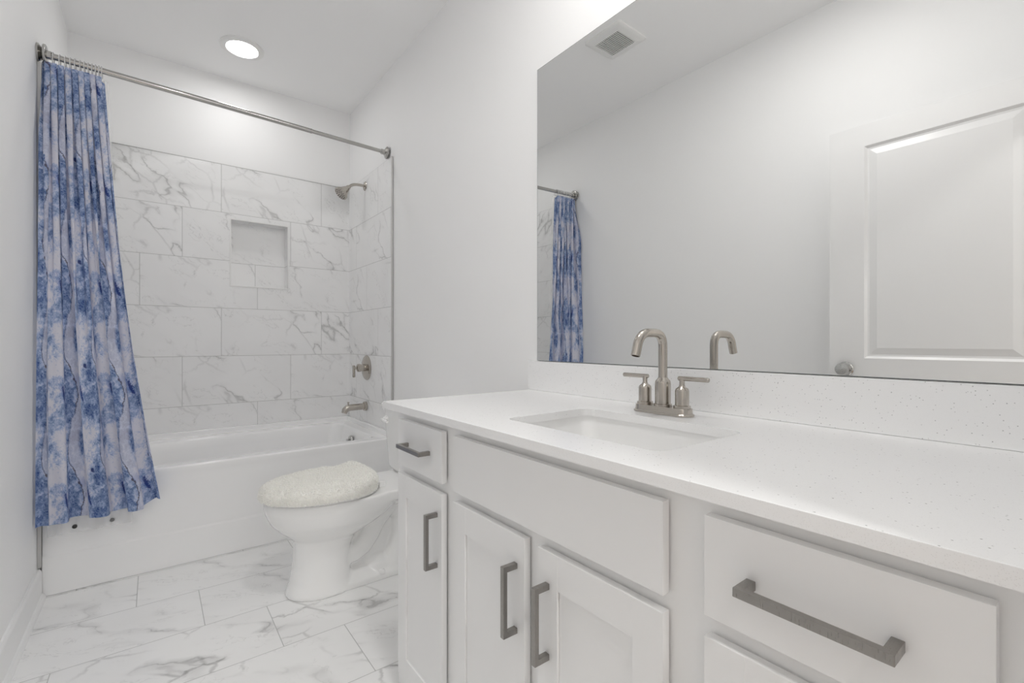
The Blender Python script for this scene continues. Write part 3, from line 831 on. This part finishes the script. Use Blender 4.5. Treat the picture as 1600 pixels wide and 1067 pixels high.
# web behind the pedestal and the trapway bulge
box(bm, XR - 0.50, XR - 0.26, TY - 0.035, TY + 0.035, 0.02, 0.35)
for side in (-1, 1):
    yy = TY + side * 0.045
    pts = [(0.52, 0.115), (0.475, 0.125), (0.435, 0.150), (0.405, 0.190), (0.375, 0.245), (0.335, 0.290), (0.29, 0.315), (0.25, 0.30)]
    tube(bm, [(XR - l, yy, z) for l, z in pts], [0.030, 0.038, 0.042, 0.043, 0.044, 0.044, 0.042, 0.038], 20)
    pts = [(0.285, 0.31), (0.262, 0.24), (0.262, 0.17), (0.275, 0.10), (0.30, 0.03)]
    tube(bm, [(XR - l, yy - side * 0.006, z) for l, z in pts], [0.040, 0.040, 0.040, 0.045, 0.055], 20)
    # swell over the outlet, with the bolt foot
    lathe(bm, [(0.085, 0.0), (0.082, 0.03), (0.066, 0.065), (0.035, 0.09), (0.0, 0.098)], (XR - 0.36, TY + side * 0.012, 0.0), n=32, caps=False)
bowl = fuse(bm, 0.0058, 7)
obj('bowl', bowl, M['china'], toi, angle=80, recalc=False)
for s in (-1, 1):
    bm = B(); lathe(bm, [(0.0145, 0.0), (0.0145, 0.006), (0.011, 0.013), (0.005, 0.016), (0.0, 0.0163)], (XR - 0.365, TY + s * 0.092, 0.026), n=24, caps=False); obj('bolt_cap', bm, M['china'], toi)
# seat ring and lid
bm = B()
loft(bm, [egg(0.378, 0.812, 0.186, 0.4015), egg(0.376, 0.820, 0.188, 0.404), egg(0.376, 0.820, 0.188, 0.412), egg(0.380, 0.811, 0.184, 0.4155)], True, True)
obj('seat', bm, M['china'], toi)
bm = B()
loft(bm, [egg(0.378, 0.810, 0.184, 0.4175), egg(0.376, 0.819, 0.187, 0.420), egg(0.376, 0.819, 0.187, 0.426), egg(0.36, 0.80, 0.176, 0.430)], True, True)
obj('lid', bm, M['china'], toi)
for s in (-1, 1):
    bm = B(); box(bm, XR - 0.376, XR - 0.345, TY + s * 0.075 - 0.014, TY + s * 0.075 + 0.014, 0.397, 0.424, 0.006); obj('hinge', bm, M['china'], toi)
# tank
bm = B()
def tk(l, w, r, z): return rrect(XR - l, XR - 0.018, TY - w, TY + w, r, z, 8)
loft(bm, [tk(0.195, 0.175, 0.03, 0.397), tk(0.212, 0.188, 0.035, 0.402), tk(0.224, 0.197, 0.035, 0.425), tk(0.232, 0.207, 0.035, 0.56), tk(0.240, 0.216, 0.035, 0.700), tk(0.240, 0.216, 0.035, 0.704)], True, True)
obj('tank', bm, M['china'], toi, angle=50)
bm = B()
loft(bm, [tk(0.246, 0.222, 0.036, 0.7045), tk(0.252, 0.227, 0.038, 0.708), tk(0.252, 0.227, 0.038, 0.728), tk(0.248, 0.223, 0.036, 0.735), tk(0.240, 0.216, 0.03, 0.738)], True, True)
obj('tank_lid', bm, M['china'], toi, angle=50)
bm = B()
lathe(bm, [(0.017, 0.0), (0.017, 0.008), (0.012, 0.013), (0.008, 0.022)], (XR - 0.238, TY + 0.155, 0.655), (-1, 0, 0), 24)
tube(bm, [(XR - 0.262, TY + 0.163, 0.655), (XR - 0.266, TY + 0.150, 0.655), (XR - 0.268, TY + 0.10, 0.653), (XR - 0.268, TY + 0.085, 0.652)], [0.006, 0.009, 0.010, 0.006], 14)
obj('flush_lever', bm, M['china'], toi)
# supply hose
bm = B(); tube(bm, [(XR - 0.0, TY + 0.17, 0.17), (XR - 0.05, TY + 0.17, 0.17)] + arc((XR - 0.06, TY + 0.17, 0.17), (XR - 0.12, TY + 0.17, 0.2), (XR - 0.10, TY + 0.15, 0.40), 8), 0.006, 10); obj('supply_hose', bm, M['steel'], toi)

# fluffy lid cover: a cushion plus thousands of short tufts, one mesh
from mathutils import noise as mn
def cover():
    bm = B()
    loops = []
    prof = [(0.003, 0.4065), (0.008, 0.411), (0.010, 0.426), (0.007, 0.440), (-0.004, 0.449), (-0.016, 0.453)] + [(-0.026 - 0.0115 * q, 0.455) for q in range(14)]
    for ins, z in prof:
        loops.append(egg(0.386 - ins, 0.819 + ins, max(0.187 + ins, 0.010), z, 96))
    rings = loft(bm, loops)
    cen = bm.verts.new(sum((v.co for v in rings[-1]), Vector()) / len(rings[-1]))
    for k in range(96): bm.faces.new((rings[-1][k], rings[-1][(k + 1) % 96], cen))
    bmesh.ops.subdivide_edges(bm, edges=[e for e in bm.edges if e.calc_length() > 0.02], cuts=1, use_grid_fill=True)
    bmesh.ops.recalc_face_normals(bm, faces=bm.faces)
    for v in bm.verts:
        l = XR - v.co.x
        if v.co.z > 0.43:
            bump = mn.noise(v.co * 22) * 0.006 + mn.noise(v.co * 60) * 0.003
            back = max(0.0, 1 - abs(l - 0.42) / 0.075)          # bunched up hem at the hinge end
            v.co.z += bump + 0.021 * back * back * (3 - 2 * back)
            if v.co.z > 0.445: v.co.z += 0.004
    faces = [f for f in bm.faces if f.calc_center_median().z > 0.406]
    areas = [f.calc_area() for f in faces]
    tufts = []
    for f in random.choices(faces, weights=areas, k=17000):
        vs = [v.co for v in f.verts]
        a_, b_ = random.random(), random.random()
        p = (vs[0] * (1 - a_) + vs[1] * a_) * (1 - b_) + (vs[-1] * (1 - a_) + vs[min(2, len(vs) - 1)] * a_) * b_
        n = f.normal.copy()
        if n.z < -0.6: continue
        tufts.append((p, n))
    for p, n in tufts:
        d = (n + Vector((random.uniform(-.7, .7), random.uniform(-.7, .7), random.uniform(-.5, .3)))).normalized()
        ln = random.uniform(0.005, 0.010); w = random.uniform(0.0009, 0.0016)
        a, b = frame_for(d)
        base = [bm.verts.new(p - n * 0.001 + (a * math.cos(q) + b * math.sin(q)) * w) for q in (0, 2.09, 4.19)]
        mid = p + d * ln * 0.55
        m3 = [bm.verts.new(mid + (a * math.cos(q) + b * math.sin(q)) * w * 0.9) for q in (0, 2.09, 4.19)]
        tip = bm.verts.new(p + d * ln + Vector((random.uniform(-1, 1), random.uniform(-1, 1), -1)) * ln * 0.25)
        for i in range(3):
            bm.faces.new((base[i], base[(i + 1) % 3], m3[(i + 1) % 3], m3[i]))
            bm.faces.new((m3[i], m3[(i + 1) % 3], tip))
    return bm
tag(obj('toilet_lid_cover', cover(), M['shag'], recalc=False, angle=80), 'fluffy off-white shag cover lying over the toilet lid', 'lid cover')

# ================================================================== shower rod, rings, curtain, liner
PL = Vector((XL, 2.655, 2.205)); PR = Vector((WX, 2.775, 2.213))
if True:
    t = thing('curtain_rod', 'brushed steel shower curtain rod spanning the alcove above the tub', 'rod', (PL.x, PL.y, PL.z))
    dr = (PR - PL).normalized()
    bm = B(); tube(bm, [PL + dr * 0.03, PL + dr * 1.07], 0.0125, 28); obj('outer_tube', bm, M['steel'], t)
    bm = B(); tube(bm, [PL + dr * 1.05, PR - dr * 0.012], 0.0108, 28); tube(bm, [PL + dr * 1.068, PL + dr * 1.074], 0.0131, 28); obj('inner_tube', bm, M['steel'], t)
    bm = B(); lathe(bm, [(0.036, 0.0), (0.036, 0.006), (0.030, 0.010), (0.017, 0.020), (0.0165, 0.042), (0.013, 0.045)], PL, (1, 0, 0), 40); lathe(bm, [(0.036, 0.018), (0.038, 0.020), (0.038, 0.026), (0.030, 0.030)], PL, (1, 0, 0), 40); obj('flange', bm, M['steel'], t)
    bm = B(); lathe(bm, [(0.036, 0.0), (0.036, 0.004), (0.030, 0.008), (0.016, 0.016), (0.016, 0.036), (0.011, 0.040)], PR, (-1, 0, 0), 40); obj('flange', bm, M['steel'], t)
def rod_y(x): return PL.y + (PR.y - PL.y) * (x - PL.x) / (PR.x - PL.x)
def rod_z(x): return PL.z + (PR.z - PL.z) * (x - PL.x) / (PR.x - PL.x)

ZTOP, ZBOT = 2.168, 0.312
def sstep(t): t = max(0.0, min(1.0, t)); return t * t * (3 - 2 * t)
def cloth(u, v):
    """u across the cloth 0..1, v 0 at the top .. 1 at the hem"""
    nt_, nb = 9.5, 3.6
    k = sstep(v * 1.25)
    # spread grows slowly to the hem
    xt0, xt1 = -0.356, -0.172
    xb0, xb1 = -0.362, 0.026
    sp = 0.55 * v + 0.45 * v * v
    x = (xt0 + (xt1 - xt0) * u) * (1 - sp) + (xb0 + (xb1 - xb0) * u) * sp
    ph_t = 2 * PI * nt_ * (u + 0.012 * math.sin(9 * u))
    ph_b = 2 * PI * nb * (u + 0.035 * math.sin(5.3 * u + 0.8)) + 0.5
    at = 0.016 * (1 - 0.75 * k); ab = 0.024 * k
    y = at * math.sin(ph_t) + ab * math.sin(ph_b + 0.5 * math.sin(v * 3)) + 0.006 * math.sin(2.3 * ph_b + v * 4) * k
    x += -0.007 * (1 - k) * math.sin(2 * ph_t) - 0.011 * k * math.sin(2 * ph_b) * (1 if 0.05 < u < 0.97 else 0.4)
    # small crumples
    y += 0.0035 * mn.noise(Vector((u * 14, v * 9, 1.3))) + 0.002 * mn.noise(Vector((u * 40, v * 30, 5)))
    x = max(x, XL + 0.006)
    zt = rod_z(x) - 0.030 - 0.006 * abs(math.sin(ph_t / 2))
    if u > 0.93: zt -= 0.10 * ((u - 0.93) / 0.07) ** 2 * 0.35
    zb = ZBOT + 0.004 * math.sin(ph_b) + 0.034 * sstep((u - 0.86) / 0.1)
    z = zt + (zb - zt) * v
    yb = rod_y(x) - 0.004
    yh = TUB_Y - 0.056
    yc = yb + (yh - yb) * sstep(v * 1.15)
    y -= 0.070 * sstep(v * 5) * (1 - sstep(u / 0.15))
    return Vector((x, yc + y, z))
def sheet(fn, nu, nv, wid, hgt, thick=0.0):
    bm = B(); uvl = bm.loops.layers.uv.new('UVMap')
    g = [[bm.verts.new(fn(i / nu, j / nv)) for i in range(nu + 1)] for j in range(nv + 1)]
    for j in range(nv):
        for i in range(nu):
            f = bm.faces.new((g[j][i], g[j + 1][i], g[j + 1][i + 1], g[j][i + 1]))
            for lp, (a, b) in zip(f.loops, ((i, j), (i, j + 1), (i + 1, j + 1), (i + 1, j))):
                lp[uvl].uv = (a / nu * wid, (1 - b / nv) * hgt)
    return bm
o = obj('shower_curtain', sheet(cloth, 420, 260, 1.12, 1.86), M['curtain'], angle=80, recalc=False)
tag(o, 'blue and white marbled shower curtain bunched at the left end of the rod', 'curtain')

def liner_fn(u, v):
    x = (-0.335 + 0.175 * u) * (1 - v) + (-0.345 + 0.27 * u) * v
    if u > 0.0:
        x += 0.022 * v * 0.0
    ph = 2 * PI * 5 * u
    y = 0.012 * math.sin(ph) * (1 - 0.5 * v)
    yb = rod_y(x) + 0.006; yh = TUB_Y - 0.012
    yc = yb + (yh - yb) * sstep(v * 1.15) + (0.018 * (1 - v))
    z = (rod_z(x) - 0.034) * (1 - v) + 0.245 * v
    return Vector((x, yc + y * (1 - sstep(v * 1.1)) + 0.003 * math.sin(ph) * v, z))
ln = thing('curtain_liner', 'clear vinyl liner hanging behind the blue curtain, lower than its hem', 'curtain liner', (-0.25, 2.66, 0.245))
obj('sheet', sheet(liner_fn, 90, 60, 1, 1.9), M['liner'], ln, angle=80, recalc=False)
for (x, mt, lb) in ((-0.262, 'rubber_shade', 'black magnet'), (-0.143, 'greymag', 'grey magnet')):
    bm = B(); lathe(bm, [(0.0, -0.003), (0.0075, -0.003), (0.0085, -0.0015), (0.0085, 0.0015), (0.0075, 0.003), (0.0, 0.003)], (x, TUB_Y - 0.016, 0.270), (0, 1, 0), 20, False)
    mg = obj('magnet', bm, M[mt], ln); mg['label'] = lb

ring_xs = [-0.327, -0.308, -0.291, -0.276, -0.262, -0.246, -0.233, -0.221, -0.209, -0.198, -0.187, -0.178]
proto = None
for i, x in enumerate(ring_xs):
    c = Vector((x, rod_y(x), rod_z(x) - 0.0095))
    if proto is None:
        bm = B(); R_ = 0.0235; r_ = 0.0019; n, k2 = 28, 8
        vs = [[bm.verts.new(c + Vector((r_ * math.sin(2 * PI * b / k2), (R_ + r_ * math.cos(2 * PI * b / k2)) * math.cos(2 * PI * a / n), (R_ + r_ * math.cos(2 * PI * b / k2)) * 1.05 * math.sin(2 * PI * a / n)))) for b in range(k2)] for a in range(n)]
        for a in range(n):
            for b in range(k2):
                bm.faces.new((vs[a][b], vs[(a + 1) % n][b], vs[(a + 1) % n][(b + 1) % k2], vs[a][(b + 1) % k2]))
        proto = o = obj('curtain_ring', bm, M['ring'])
        base = proto.location.copy(); c_first = c
    else:
        o = proto.copy(); COL.objects.link(o)
        o.location = base + (c - c_first)
    tag(o, 'clear plastic ring holding the blue curtain on the rod', 'curtain ring', 'clear rings on the shower rod')
